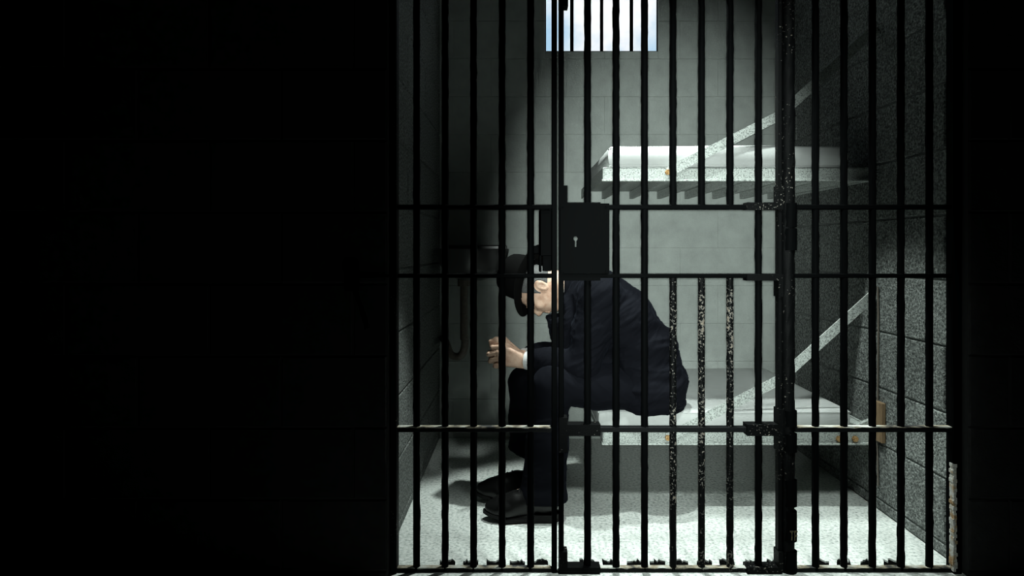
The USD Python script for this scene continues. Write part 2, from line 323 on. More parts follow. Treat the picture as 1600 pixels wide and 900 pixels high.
b2 = thing('barred_panel', 'fixed panel of black iron bars with a thick hinge post right of the cell door', 'bars', (PX(1363, DB), DB, 0))
for k in range(14, 19): bar(b2, 651 + 44.5 * k, None, None)
rails(b2, 1240, 1490)
hp = obj('hinge_post', rod(PX(1230.5, DB), DB, 0, CEIL - .02, .0215, 99, 0.0011, sides=20), 'iron_speckled', b2, smooth=50)
for (a, b) in ((318, 355), (357, 391), (640, 664), (676, 704), (858, 889), (748, 788), (796, 842)):
    obj('hinge_knuckle', rod(PX(1233, DB), DB - .006, PZ(b, DB), PZ(a, DB), .0215, int(a), .0004, n=6, sides=20), 'iron', hp, smooth=50)
M['gold_print'] = grain('gold_print', [(0.35, (.012, .010, .006)), (0.6, (.09, .07, .03))], 160, 3, 0.8)
tx = meshkit.text_mesh('TF', .030, .0012, True); v = tx.vertices; k = (PX(1240, DB) - PX(1228.5, DB)) / np.ptp(v[:, 0])
tx.vertices = np.c_[PX(1228.5, DB) + (v[:, 0] - v[:, 0].min()) * k, DB - .0286 - v[:, 2], PZ(838, DB) + v[:, 1]]
obj('stencil_mark', tx, 'gold_print', hp, label='rubbed gold lettering near the foot of the hinge post')
flat(b2, 'frame_post', 1484, 1497, -900, 893, 'iron', DB - .02, DB + .02)
pts = [(PX(1482.8 + rng.uniform(-1.0, .8), DB), PZ(y, DB)) for y in np.linspace(722, 888, 36)]
obj('flaked_edge', cat(*[bx(pts[i][0], PX(1488 + rng.uniform(-1.5, 1), DB), DB - .0225, DB - .002, pts[i + 1][1] - .0004, pts[i][1] + .0004) for i in range(len(pts) - 1)]), 'pale_flake', b2, label='edge of the frame post flaked to pale paint and rust')

# lever and linkage on the dark wall
t = thing('lever_handle', 'black lever on a plate fixed to the dark wall left of the bars', 'lever', P(551, 432, DF))
obj('plate', bx(PX(540, DF), PX(562, DF), DF - .016, DF - .001, PZ(455, DF), PZ(408, DF), .003), 'iron', t)
obj('arm', tube([P(552, 448, DF - .03), P(562, 475, DF - .035), P(572, 505, DF - .04), P(575, 513, DF - .04)], [.009, .008, .009, .012]), 'iron', t, smooth=50)
obj('pivot', tube([P(552, 448, DF - .045), P(552, 448, DF - .005)], .014), 'iron', t, smooth=50)
obj('link_rod', tube([P(560, 432, DF - .012), P(613, 431, DF - .012)], .005), 'iron', t, smooth=50)

# ------------------------------------------------------------------ bunks
DK = 2.60
def bunk(label, ytop, ybot, lower):
    X0, X1 = PX(943, DK), PX(1371, DK) if lower else PX(1371, DK)
    X1 = min(X1, XR - .008); z0, z1 = PZ(ybot, DK), PZ(ytop, DK)
    b = thing('wall_bunk', label, 'bunk', (X0, DK, z0))
    obj('front_rail', cat(bx(X0, X1, DK, DK + .006, z0, z1, .001), bx(X0 - .008, X1, DK - .01, DK + .03, z0 - .004, z0 + .004, .001), bx(X0, X1, DK, DK + .03, z1 - .004, z1 + .001, .001)), 'white_speckle', b)
    obj('end_plate', bx(X0 - .003, X0 + .003, DK, DW - .02, z0, z1, .001), 'white_speckle', b)
    obj('end_plate', bx(X1 - .006, X1, DK + .006, DW - .02, z0, z1, .001), 'white_speckle', b)
    obj('deck', bx(X0 + .004, X1 - .008, DK + .008, DW - .02, z1 - .012, z1 - .006), 'white_speckle', b)
    for i in range(7):
        x = X0 + .12 + i * .152
        if x < X1 - .03: obj('rib', bx(x - .011, x + .011, DK + .03, DW - .03, z0 - .002, z1 - .013, .002), 'white_speckle', b)
    if lower: ax, ay = (1042, 682), [(1042, 682), (1217, 592), (1232, 578), (1367, 456)]
    else: ax, ay = (1042, 270), [(1042, 270), (1217, 181), (1232, 167), (1367, 45)]
    pl = np.array([(PX(x, DK), PZ(y, DK)) for x, y in ay]); w = .0195; nrm = []
    for i in range(len(pl)):
        tt = pl[min(i + 1, len(pl) - 1)] - pl[max(i - 1, 0)]; tt /= np.linalg.norm(tt); nrm.append((-tt[1], tt[0]))
    nrm = np.array(nrm); poly = Polygon(np.vstack([pl + nrm * w, (pl - nrm * w)[::-1]]))
    br = obj('brace', extrude_xz(poly, DK - .016, DK - .008), 'white_speckle', b, label='flat diagonal brace from the front rail up to the right wall')
    bolts = [ax] + ([(1310, 685), (1335, 685)] if lower else [])
    for (x, y) in bolts:
        c = trimesh.creation.cylinder(.012, .012, sections=6); c.apply_transform(trimesh.transformations.rotation_matrix(math.pi / 2, (1, 0, 0))); c.apply_translation(P(x, y, DK) + (0, -.018, 0) if (x, y) == ax else P(x, y, DK) + (0, -.006, 0))
        obj('bolt', c, 'rust', b, label='rusty bolt head')
    if lower:
        g = Polygon([(PX(x, DK), PZ(y, DK)) for x, y in ((1328, 668), (1331, 662), (1340, 664), (1372, 651), (1373, 668))])
        obj('wall_bracket', extrude_xz(g, DK - .002, DK + .02), 'white_speckle', b)
    return b
bunk('lower steel bunk the man sits on, with a white speckled front rail', 668, 693, True)
bunk('upper steel bunk high on the back wall, with a white speckled front rail', 262, 282, False)
def cushion(x0, x1, y0, y1, z0, z1, r, bulge, sag, seed):
    """A rounded vinyl slab, sides bulging and top a little uneven."""
    b = bx(x0, x1, y0, y1, z0, z1); b = b.subdivide_to_size(0.03)
    v = b.vertices; c = np.array([(x0 + x1) / 2, (y0 + y1) / 2, (z0 + z1) / 2]); h = np.array([x1 - x0, y1 - y0, z1 - z0]) / 2
    q = np.clip(v, c - h + r, c + h - r); dlt = v - q; L = np.linalg.norm(dlt, axis=1, keepdims=True); v = q + dlt / np.maximum(L, 1e-9) * np.minimum(L, r) 
    k = np.cos(np.clip((v[:, 2] - c[2]) / h[2], -1, 1) * np.pi / 2)
    side = np.maximum(np.abs(v[:, 0] - c[0]) / h[0], np.abs(v[:, 1] - c[1]) / h[1]) > .985
    v[:, 1] += np.where(side, np.sign(v[:, 1] - c[1]) * k * bulge * (np.abs(v[:, 1] - c[1]) / h[1] > .985), 0)
    v[:, 0] += np.where(side, np.sign(v[:, 0] - c[0]) * k * bulge * (np.abs(v[:, 0] - c[0]) / h[0] > .985), 0)
    top = v[:, 2] > c[2]
    v[:, 2] += np.where(top, sag * (np.sin(v[:, 0] * 6.1 + seed) * .5 + np.sin(v[:, 1] * 5.0 + v[:, 0] * 2.0 + seed) * .5), 0)
    b.vertices = v; return b
def mattress(label, x0, x1, y0, y1, z0, z1, bulge, sag, seed):
    m = thing('mattress', label, 'mattress', ((x0 + x1) / 2, (y0 + y1) / 2, z0))
    obj('cover', cushion(x0, x1, y0, y1, z0, z1, .014, bulge, sag, seed), 'vinyl', m, smooth=60)
    for z in (z0 + .006, z1 - .012):
        pts = []
        for (a, b, n) in (((x0, y0), (x1, y0), 24), ((x1, y0), (x1, y1), 14), ((x1, y1), (x0, y1), 24), ((x0, y1), (x0, y0), 14)):
            for s in np.linspace(0, 1, n, endpoint=False): pts.append((a[0] + (b[0] - a[0]) * s, a[1] + (b[1] - a[1]) * s))
        pts = np.array([(x, y, z + (sag * (math.sin(x * 6.1 + seed) * .5 + math.sin(y * 5.0 + x * 2 + seed) * .5) if z > (z0 + z1) / 2 else 0)) for x, y in pts + pts[:1]])
        obj('piping', tube(pts, .0042, 8), 'vinyl', m, smooth=60)
    return m
mattress('thin white vinyl mattress on the lower bunk, partly under the man', PX(935, DK), PX(1326, DK), DK - .012, DW - .07, PZ(668, DK) + .0015, PZ(639, DK), .004, .003, 0.4)
mattress('thick white vinyl mattress with piped edges on the upper bunk', PX(953, DK), PX(1322, DK), DK + .006, DW - .06, PZ(262, DK) + .0015, PZ(226, DK), .012, .006, 2.2)

# ------------------------------------------------------------------ on the right wall
dpk = 2.553
t = obj('wood_plank', bx(XR - .024, XR - .0075, 2.526, 2.582, PZ(690, dpk), PZ(628, dpk), .002), 'wood')
tag(t, 'short brown upright plank on the right wall at the end of the lower bunk', 'plank')
t = obj('wall_cable', tube(smooth_path([(XR - .012, 2.575, .9), (XR - .011, 2.573, .7), (XR - .012, 2.576, .45), (XR - .011, 2.574, .1)], 30), .0035, 8), 'dull_pipe', None, 50)
tag(t, 'thin vertical cable running down the right block wall behind the plank', 'cable')

# ------------------------------------------------------------------ washbasin in the left back corner
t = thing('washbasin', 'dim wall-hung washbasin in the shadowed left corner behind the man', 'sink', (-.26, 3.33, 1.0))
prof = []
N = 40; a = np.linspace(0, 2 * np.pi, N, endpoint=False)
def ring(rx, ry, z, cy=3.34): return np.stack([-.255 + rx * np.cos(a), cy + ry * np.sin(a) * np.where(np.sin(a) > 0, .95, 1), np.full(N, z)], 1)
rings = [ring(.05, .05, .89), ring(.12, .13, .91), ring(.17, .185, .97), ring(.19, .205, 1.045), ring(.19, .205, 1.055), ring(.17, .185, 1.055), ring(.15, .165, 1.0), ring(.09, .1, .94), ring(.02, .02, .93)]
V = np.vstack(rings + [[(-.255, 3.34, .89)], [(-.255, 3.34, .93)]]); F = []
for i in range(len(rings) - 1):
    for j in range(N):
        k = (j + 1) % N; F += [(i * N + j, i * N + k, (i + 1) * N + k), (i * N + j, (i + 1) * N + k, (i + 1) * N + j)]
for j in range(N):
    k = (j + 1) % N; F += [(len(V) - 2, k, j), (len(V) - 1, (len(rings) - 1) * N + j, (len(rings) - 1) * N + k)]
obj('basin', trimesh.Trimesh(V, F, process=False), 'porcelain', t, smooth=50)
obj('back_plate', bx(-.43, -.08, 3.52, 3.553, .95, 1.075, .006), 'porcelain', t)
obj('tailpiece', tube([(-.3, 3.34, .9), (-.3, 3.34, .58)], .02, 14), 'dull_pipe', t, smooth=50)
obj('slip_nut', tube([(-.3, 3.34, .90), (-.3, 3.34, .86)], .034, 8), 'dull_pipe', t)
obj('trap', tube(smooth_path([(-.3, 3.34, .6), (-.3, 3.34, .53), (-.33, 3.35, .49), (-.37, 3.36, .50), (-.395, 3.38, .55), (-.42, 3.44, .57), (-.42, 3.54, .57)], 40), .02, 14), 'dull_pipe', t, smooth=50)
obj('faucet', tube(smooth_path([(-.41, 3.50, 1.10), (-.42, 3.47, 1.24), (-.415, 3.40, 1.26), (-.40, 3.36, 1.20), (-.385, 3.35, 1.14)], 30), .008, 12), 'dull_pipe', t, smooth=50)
# ------------------------------------------------------------------ the seated man: distance fields turned into skins
class Field:
    """A signed distance field on a grid; shapes are blended in one by one and skin() makes one closed surface of it."""
    def __init__(s, lo, hi, h):
        s.lo, s.h = np.array(lo, float), h; s.n = np.ceil((np.array(hi) - s.lo) / h).astype(int) + 1
        s.D = np.full(s.n, 0.2, np.float32)
    def block(s, lo, hi):
        a = np.clip(np.floor((np.array(lo) - s.lo) / s.h).astype(int), 0, s.n); b = np.clip(np.ceil((np.array(hi) - s.lo) / s.h).astype(int) + 1, 0, s.n)
        sl = tuple(slice(i, j) for i, j in zip(a, b))
        ax = [s.lo[k] + s.h * np.arange(a[k], b[k], dtype=np.float32) for k in range(3)]
        return sl, (ax[0][:, None, None], ax[1][None, :, None], ax[2][None, None, :])
    def merge(s, sl, d, k, cut=False):
        A = s.D[sl]
        if cut:
            d = -d; hh = np.clip(0.5 - 0.5 * (d - A) / k, 0, 1); s.D[sl] = d * (1 - hh) * 0 + np.where(True, A + (d - A) * (1 - hh) + k * hh * (1 - hh), 0)
        else:
            hh = np.clip(0.5 + 0.5 * (A - d) / k, 0, 1); s.D[sl] = A + (d - A) * hh - k * hh * (1 - hh)
    def cone(s, a, b, ra, rb, k=0.02, cut=False):
        """A limb from a to b, ra and rb its radii."""
        a, b = np.array(a, float), np.array(b, float); m = max(ra, rb) + 0.03 + k
        sl, (X, Y, Z) = s.block(np.minimum(a, b) - m, np.maximum(a, b) + m)
        ab = b - a; L = ab @ ab + 1e-12
        t = np.clip(((X - a[0]) * ab[0] + (Y - a[1]) * ab[1] + (Z - a[2]) * ab[2]) / L, 0, 1)
        d = np.sqrt((X - a[0] - t * ab[0]) ** 2 + (Y - a[1] - t * ab[1]) ** 2 + (Z - a[2] - t * ab[2]) ** 2) - (ra + (rb - ra) * t)
        s.merge(sl, d.astype(np.float32), k, cut); return s
    def ell(s, c, r, axes=None, k=0.02, cut=False):
        """An ellipsoid at c with radii r along axes (rows)."""
        c, r = np.array(c, float), np.array(r, float); axes = np.eye(3) if axes is None else np.array(axes, float); m = r.max() + 0.02 + k
        sl, (X, Y, Z) = s.block(c - m, c + m)
        q = [((X - c[0]) * axes[i, 0] + (Y - c[1]) * axes[i, 1] + (Z - c[2]) * axes[i, 2]) for i in range(3)]
        k0 = np.sqrt(sum((q[i] / r[i]) ** 2 for i in range(3))); k1 = np.sqrt(sum((q[i] / r[i] ** 2) ** 2 for i in range(3)))
        s.merge(sl, (k0 * (k0 - 1) / np.maximum(k1, 1e-6)).astype(np.float32), k, cut); return s
    def chain(s, pts, rs, k=0.02):
        for i in range(len(pts) - 1): s.cone(pts[i], pts[i + 1], rs[i], rs[i + 1], k)
        return s
    def plane_cut(s, p, n):
        """Keeps what lies behind the plane through p with normal n."""
        p, n = np.array(p, float), np.array(n, float) / np.linalg.norm(n)
        sl, (X, Y, Z) = s.block(s.lo, s.lo + s.h * s.n)
        s.D = np.maximum(s.D, ((X - p[0]) * n[0] + (Y - p[1]) * n[1] + (Z - p[2]) * n[2]).astype(np.float32)); return s
    def local_cut(s, p, n, reach):
        """The same, felt only within reach of p."""
        p, n = np.array(p, float), np.array(n, float) / np.linalg.norm(n)
        sl, (X, Y, Z) = s.block(p - reach, p + reach)
        s.D[sl] = np.maximum(s.D[sl], ((X - p[0]) * n[0] + (Y - p[1]) * n[1] + (Z - p[2]) * n[2]).astype(np.float32)); return s
    def skin(s, smooth=2):
        D = s.D; inside = D < 0; nx, ny, nz = D.shape
        c = np.zeros((nx - 1, ny - 1, nz - 1), np.int8)
        for i, j, k in np.ndindex(2, 2, 2): c += inside[i:nx - 1 + i, j:ny - 1 + j, k:nz - 1 + k]
        cells = np.argwhere((c > 0) & (c < 8)); idx = np.full(c.shape, -1, np.int32); idx[tuple(cells.T)] = np.arange(len(cells))
        acc, cnt = np.zeros((len(cells), 3)), np.zeros(len(cells))
        cor = list(np.ndindex(2, 2, 2))
        val = {q: D[tuple((cells + q).T)] for q in cor}
        for q in cor:
            for ax in range(3):
                if q[ax] == 0:
                    e = list(q); e[ax] = 1; e = tuple(e); va, vb = val[q], val[e]; m = (va < 0) != (vb < 0)
                    t = np.where(m, va / np.where(m, va - vb, 1), 0); p = np.tile(np.array(q, float), (len(cells), 1)); p[:, ax] = t
                    acc[m] += p[m]; cnt[m] += 1
        V = s.lo + s.h * (cells + acc / cnt[:, None]); F = []
        for ax in range(3):
            a1, a2 = (ax + 1) % 3, (ax + 2) % 3
            sh = [nx, ny, nz]; lo = [slice(None)] * 3; hi = [slice(None)] * 3; lo[ax] = slice(0, sh[ax] - 1); hi[ax] = slice(1, sh[ax])
            i0, i1 = inside[tuple(lo)], inside[tuple(hi)]; e = np.argwhere(i0 != i1); e = e[(e[:, a1] > 0) & (e[:, a2] > 0) & (e[:, a1] < sh[a1] - 1) & (e[:, a2] < sh[a2] - 1)]
            fl = i0[tuple(e.T)]
            def at(d1, d2):
                q = e.copy(); q[:, a1] -= d1; q[:, a2] -= d2; return idx[tuple(q.T)]
            A, B, C, E = at(1, 1), at(0, 1), at(0, 0), at(1, 0)
            F.append(np.where(fl[:, None], np.stack([A, B, C], 1), np.stack([A, C, B], 1))); F.append(np.where(fl[:, None], np.stack([A, C, E], 1), np.stack([A, E, C], 1)))
        m = trimesh.Trimesh(V, np.vstack(F), process=False)
        if smooth:
            from scipy.sparse import coo_matrix
            e = m.edges_unique; e = np.vstack([e, e[:, ::-1]]); n = len(V); W = coo_matrix((np.ones(len(e)), (e[:, 0], e[:, 1])), (n, n)).tocsr(); deg = np.maximum(np.asarray(W.sum(1)), 1); v = np.array(m.vertices)
            for i in range(smooth * 2): v = v + (.5 if i % 2 == 0 else -.42) * (W @ v / deg - v)
            m.vertices = v
        return m
def wrinkle(m, along, across, amp, scale, seed, stretch=5.0, sharp=True, where=None):
    """Cloth folds: the skin moves along its normals by a noise drawn out in one direction."""
    along = np.array(along, float) / np.linalg.norm(along); across = np.array(across, float); across -= along * (across @ along); across /= np.linalg.norm(across); third = np.cross(along, across)
    v = m.vertices; warp = (meshkit.noise(v * 9, seed + 5) - .5)[:, None] * 0.05
    q = v + warp; p = np.stack([q @ along * scale / stretch, q @ across * scale, q @ third * scale / 2], 1)
    n = meshkit.fbm(p, 2, seed); n = 1 - np.abs(2 * n - 1) * 2.2 if sharp else 2 * n - 1
    w = 1 if where is None else where(v)
    m.vertices = v + m.vertex_normals * (n * amp * w)[:, None]; return m

DM = 2.73                                   # depth of the man's middle
A_ = lambda *v: np.array(v, float)
pel, lum, tho, upc, nkb = P(1008, 592, DM), P(996, 546, DM), P(962, 494, DM), P(930, 460, DM), P(899, 447, DM)
Hc = P(843, 449, 2.71)                      # middle of the head
ang = math.radians(164); hu = A_(math.cos(ang), 0, math.sin(ang)); hf = A_(-math.sin(ang), 0, math.cos(ang)); hl = A_(0, -1, 0)   # crown, face, near side
shN, elN, wrN = P(938, 462, 2.57), P(908, 570, 2.555), P(824, 563, 2.635)
shF, elF, wrF = P(928, 460, 2.90), P(878, 556, 2.87), P(820, 558, 2.715)
hipN, knN, anN = P(1000, 606, 2.64), P(862, 603, 2.53), P(848, 766, 2.50)
hipF, knF, anF = P(1000, 606, 2.82), P(822, 600, 2.76), P(838, 742, 2.70)
NAVY = 'navy_wool'
M['skin'] = grain('skin', [(0.3, (.40, .23, .16)), (0.5, (.52, .34, .25)), (0.7, (.58, .41, .31))], 38, 4, 0.5, 0.25, 260, 0.35, 0, 0.0015)
M[NAVY] = usdkit.material(stage, LK + NAVY, {'g': ('geometry', {}), 'n': ('noise_texture', {'scale': 400.0, 'detail': 2.0}), 'b': ('bump', {'strength': 0.25, 'distance': 0.001}),
    'p': ('principled_bsdf', {'base_color': (.0040, .0043, .0060), 'roughness': 0.85, 'specular_ior_level': 0.02, 'sheen_weight': 0.01, 'sheen_roughness': 0.4, 'sheen_tint': (.6, .7, 1.0)})},
    [('g.position', 'n.vector'), ('n.fac', 'b.height'), ('b.normal', 'p.normal')], surface='p.BSDF')
M['black_felt'] = grain('black_felt', [(0.3, gray(.004)), (0.7, gray(.006))], 200, 3, 0.9, 0.3, 300, 0.02, 0, 0.001)
M['black_ribbon'] = grain('black_ribbon', [(0.3, gray(.002)), (0.7, gray(.003))], 200, 2, 0.5, 0, 0, 0.2)
M['black_leather'] = grain('black_leather', [(0.3, gray(.003)), (0.7, gray(.005))], 200, 3, 0.3, 0.15, 300, 0.25, 0, 0.001)
M['black_rubber'] = grain('black_rubber', [(0.3, gray(.003)), (0.7, gray(.005))], 90, 2, 0.7, 0, 0, 0.2)
M['white_cotton'] = grain('white_cotton', [(0.3, gray(.50)), (0.7, gray(.56))], 200, 2, 0.9, 0.2, 300, 0.1, 0, 0.001)
M['grey_hair'] = grain('grey_hair', [(0.3, gray(.035)), (0.7, gray(.11))], 420, 2, 0.6, 0.4, 500, 0.3, 0, 0.002, (1, 1, .4))

man = thing('person', 'person seated in dark suit and black hat, bent forward, head bowed, hands clasped', 'person', (pel[0], DM, 0))
# --- body: one surface from head to feet
B = Field((-.22, 2.42, .02), (.76, 3.02, 1.05), .0034)
for s in (-1, 1):
    off = A_(0, s * .065, 0)
    B.chain([pel + off, lum + off * .9, tho + off, upc + off], [.105, .098, .108, .095], .04)
for (h, kn, an, sh, el, wr, s) in ((hipN, knN, anN, shN, elN, wrN, -1), (hipF, knF, anF, shF, elF, wrF, 1)):
    B.chain([h, kn, kn * .55 + an * .45, an], [.075, .052, .048, .036], .03); B.cone(an, an + A_(-.12, 0, -.035), .036, .028, .02)
    B.chain([upc * .6 + sh * .4 + A_(0, 0, 0), sh, el, el * .55 + wr * .45, wr], [.06, .055, .042, .037, .029], .02)
B.chain([upc, nkb, Hc - hu * .045 - hf * .025], [.075, .066, .060], .03)
# head: skull, jaw, brow, nose, lips, ears
ax = np.array([hu, hf, hl])
B.ell(Hc + hu * .022 + hf * .002, (.092, .087, .076), ax, .02)
B.ell(Hc - hu * .035 + hf * .038, (.068, .052, .058), ax, .03)
B.ell(Hc - hu * .088 + hf * .060, (.020, .022, .026), ax, .02)
for s in (-1, 1):
    B.ell(Hc - hu * .018 + hf * .068 + hl * s * .040, (.020, .016, .022), ax, .018)          # cheekbone
    B.ell(Hc + hu * .006 + hf * .088 + hl * s * .031, (.013, .014, .017), ax, .010, cut=True)   # eye socket
    B.ell(Hc + hu * .006 + hf * .080 + hl * s * .031, (.012, .0125, .013), ax, .003)             # lidded eye
    B.ell(Hc + hu * .026 + hf * .088 + hl * s * .028, (.007, .010, .022), ax, .010)            # brow
    e = Hc - hu * .004 - hf * .014 + hl * s * .077
    B.ell(e, (.031, .018, .008), np.array([hu * .97 - hf * .22, hf * .97 + hu * .22, hl]), .006)
    B.ell(e + hl * s * .007 + hf * .001, (.019, .009, .006), ax, .004, cut=True)
    B.ell(e + hl * s * .004 + hf * .011 - hu * .004, (.007, .004, .004), ax, .003)
B.ell(Hc - hu * .028 + hf * .070, (.036, .024, .034), ax, .02)
B.chain([Hc + hu * .014 + hf * .090, Hc - hu * .028 + hf * .106], [.010, .0125], .012)
for s in (-1, 1): B.ell(Hc - hu * .033 + hf * .099 + hl * s * .011, (.008, .010, .008), ax, .005)
B.ell(Hc - hu * .055 + hf * .089, (.006, .008, .023), ax, .005); B.ell(Hc - hu * .066 + hf * .087, (.007, .009, .020), ax, .005)
B.cone(Hc - hu * .0605 + hf * .098 - hl * .02, Hc - hu * .0605 + hf * .098 + hl * .02, .0022, .0022, .003, cut=True)
# hands, clasped with the fingers laced
def hand(wr, side, kx, kz, kd):
    """side -1: the near hand, its fingers closing away from us over the far one."""
    K = [P(x, z, kd) for x, z in zip(kx, kz)]; out = A_(0, side, 0)
    for i, kk in enumerate(K):
        B.cone(wr + (kk - K[1]) * .45 + A_(-.012, 0, 0), kk, .0155, .0118, .010)
        B.ell(kk + out * .0035, (.012, .011, .0115), None, .006)
    lens = [(.040, .028, .020), (.044, .031, .021), (.041, .029, .020), (.033, .023, .018)]
    for i, kk in enumerate(K):
        a, b, c = lens[i]; droop = (-.10 - .10 * i)
        d1 = A_(-.90, -side * .30, droop); d1 /= np.linalg.norm(d1); d2 = A_(-.10, -side * .99, droop * .6); d2 /= np.linalg.norm(d2); d3 = A_(.86, -side * .48, droop * .2); d3 /= np.linalg.norm(d3)
        p1 = kk + d1 * a; p2 = p1 + d2 * b; p3 = p2 + d3 * c; r = .0098 - .0007 * (i == 3)
        B.chain([kk, p1], [.0108, r], .005); B.ell(p1, (r * 1.1,) * 3, None, .002); B.chain([p1, p2], [r, r * .93], .0025); B.chain([p2, p3], [r * .93, r * .8], .0025)
        if side > 0: NAILS.append((p3, d3, A_(0, -1, 0) * .6 + A_(0, 0, .2), r * .8))
    return K
NAILS = []
KN = hand(wrN, -1, (784, 780, 781, 785), (542, 550.5, 559.5, 567.5), 2.640)
KF = hand(wrF, 1, (784, 780, 781, 785), (538, 546.5, 555.5, 563.5), 2.712)
for (w, kk, s, dz) in ((wrN, KN, -1, .0), (wrF, KF, 1, .012)):
    t0 = w + A_(-.022, -s * .012, .016); t1 = kk[0] + A_(.012, -s * .024, .010 + dz); t2 = t1 + A_(-.034, -s * .010, .004); t3 = t2 + A_(-.024, -s * .004, -.008)
    B.chain([t0, t1, t2, t3], [.015, .0125, .0108, .009], .006)
body = obj('body', B.skin(2), 'skin', man, smooth=True)
# --- hair: short grey at the temple and nape, showing under the hat
H = Field((-.06, 2.59, .80), (.26, 2.83, 1.10), .003)
H.ell(Hc + hu * .024 - hf * .002, (.0945, .0885, .079), ax, .01)
H.plane_cut(Hc + hf * .022, hf * .92 - hu * .25); H.plane_cut(Hc - hu * .03, -hu)
for s in (-1, 1): H.ell(Hc - hu * .006 - hf * .010 + hl * s * .085, (.036, .026, .03), ax, .004, cut=True)
obj('hair', H.skin(1), 'grey_hair', man, smooth=True, label='short grey hair under the hat')
# --- jacket
J = Field((-.06, 2.43, .36), (.80, 3.05, 1.05), .0048)
for s in (-1, 1):
    off = A_(0, s * .075, 0)
    J.chain([pel + off + A_(.004, 0, -.045), pel + off + A_(.004, 0, .01), lum + off * .95 + A_(.012, 0, 0), tho + off, upc + off * 1.05], [.112, .128, .122, .130, .104], .05)
    J.chain([upc + off * .6, P(884, 490, DM) + off * .6, P(890, 560, DM) + off * .7], [.09, .068, .06], .04)    # fronts hanging to the lap
J.chain([P(915, 515, DM) + A_(0, -.07, 0), P(938, 590, DM) + A_(0, -.07, 0)], [.085, .085], .04); J.chain([P(915, 515, DM) + A_(0, .07, 0), P(938, 590, DM) + A_(0, .07, 0)], [.085, .085], .04)
J.cone(pel + A_(.01, -.10, -.03), pel + A_(.01, .10, -.03), .128, .128, .04)
J.chain([upc, P(896, 446, DM)], [.095, .074], .03)
for (sh, el, wr) in ((shN, elN, wrN), (shF, elF, wrF)):
    J.chain([upc * .35 + sh * .65 + A_(.015, 0, -.01), sh, sh * .5 + el * .5 + A_(.006, 0, 0), el + A_(.006, 0, -.002), el * .45 + wr * .55, wr + (el - wr) * .06], [.085, .078, .070, .060, .050, .043], .025)
for wr, el in ((wrN, elN), (wrF, elF)): J.local_cut(wr + (el - wr) * .10, wr - el, .065)
nd = (P(862, 446, DM) - nkb); J.local_cut(P(881, 446, DM), nd, .13)                      # neckline
J.plane_cut(A_(0, 0, .402), A_(0, 0, -1))
jm = J.skin(2)
wrinkle(jm, (1, 0, .55), (-.5, 0, 1), .0085, 24, 3, 6, where=lambda v: np.clip((P(985, 0, DM)[0] - v[:, 0]) / .05, .15, 1))
wrinkle(jm, (1, 0, .05), (0, 0, 1), .0100, 22, 11, 7, where=lambda v: np.clip((v[:, 0] - P(960, 0, DM)[0]) / .06, 0, 1) * np.clip((.86 - v[:, 2]) / .1, .1, 1))
wrinkle(jm, (.6, .4, .6), (-.5, 0, 1), .0028, 50, 21, 5)
jk = obj('jacket', jm, NAVY, man, smooth=True, label='dark navy suit jacket, creased across the back and sleeve')
for (sh, el, wr, nm) in ((shN, elN, wrN, 0), (shF, elF, wrF, 1)):
    dv = (el - wr) / np.linalg.norm(el - wr)
    for i in range(3):
        c = trimesh.creation.cylinder(.006, .004, sections=12); T = trimesh.geometry.align_vectors([0, 0, 1], [0, -1 if nm == 0 else 1, -.3]); c.apply_transform(T)
        c.apply_translation(wr + dv * (.035 + .017 * i) + A_(0, (-1 if nm == 0 else 1) * .040, -.012)); obj('button', c, 'black_rubber', jk)
    p0, p1 = wr - dv * .006, wr + dv * .03
    obj('shirt_cuff', tube([p0 + dv * .002, p0, p1], [.033, .038, .040], 28), 'white_cotton', man, smooth=50, label='white shirt cuff showing at the jacket sleeve')
# lapel and collar band around the neck
cb = []
for i, a in enumerate(np.linspace(0, 2 * np.pi, 28)):
    e1 = np.cross(nd / np.linalg.norm(nd), A_(0, 1, 0)); cb.append(P(884, 446, DM) + A_(0, 1, 0) * math.cos(a) * .076 + e1 * math.sin(a) * .080)
obj('collar', tube(cb, .011, 10), NAVY, jk, smooth=60)
sc = [p - nd / np.linalg.norm(nd) * -.008 + (P(884, 446, DM) - p) * .10 for p in cb]
obj('shirt_collar', tube(sc, .007, 8), 'white_cotton', man, smooth=60, label='edge of a white shirt collar at the neck')
# --- trousers
T = Field((-.16, 2.38, .07), (.80, 3.05, .76), .0048)
T.cone(pel + A_(0, -.085, -.03), pel + A_(0, .085, -.03), .118, .118, .04)
hemN, hemF = P(848, 780, 2.50), P(825, 710, 2.71)
for (h, kn, hem, rx) in ((hipN, knN, hemN, .088), (hipF, knF, hemF, .078)):
    mid = h * .5 + kn * .5 + A_(0, 0, .004)
    T.chain([h, mid, kn], [.094, .090, .066], .03)
    lo = kn * .5 + hem * .5
    for s in (-1, 1):
        o = A_(s * (rx - .058), 0, 0); T.chain([kn + A_(0, 0, 0), lo + o * .6, hem + o, hem + o - A_(0, 0, .08)], [.066, .060, .058, .058], .03)
T.local_cut(hemN - A_(0, 0, .012), A_(.12, 0, -1), .15); T.local_cut(hemF + A_(0, 0, 0), A_(-.35, 0, -1), .15)
tm = T.skin(2); v = tm.vertices; seat = (v[:, 0] > PX(925, 2.6)) & (v[:, 2] < .4035); v[seat, 2] = .4035; tm.vertices = v
wrinkle(tm, (1, 0, -.7), (.6, 0, 1), .004, 30, 31, 5, where=lambda v: np.where(v[:, 2] < .408, 0, 1) * (v[:, 2] > .44)); wrinkle(tm, (1, 0, .3), (0, 0, 1), .003, 30, 41, 4, where=lambda v: (v[:, 2] < .40) * (v[:, 0] < PX(905, 2.6)))
obj('trousers', tm, NAVY, man, smooth=True, label='dark navy suit trousers')
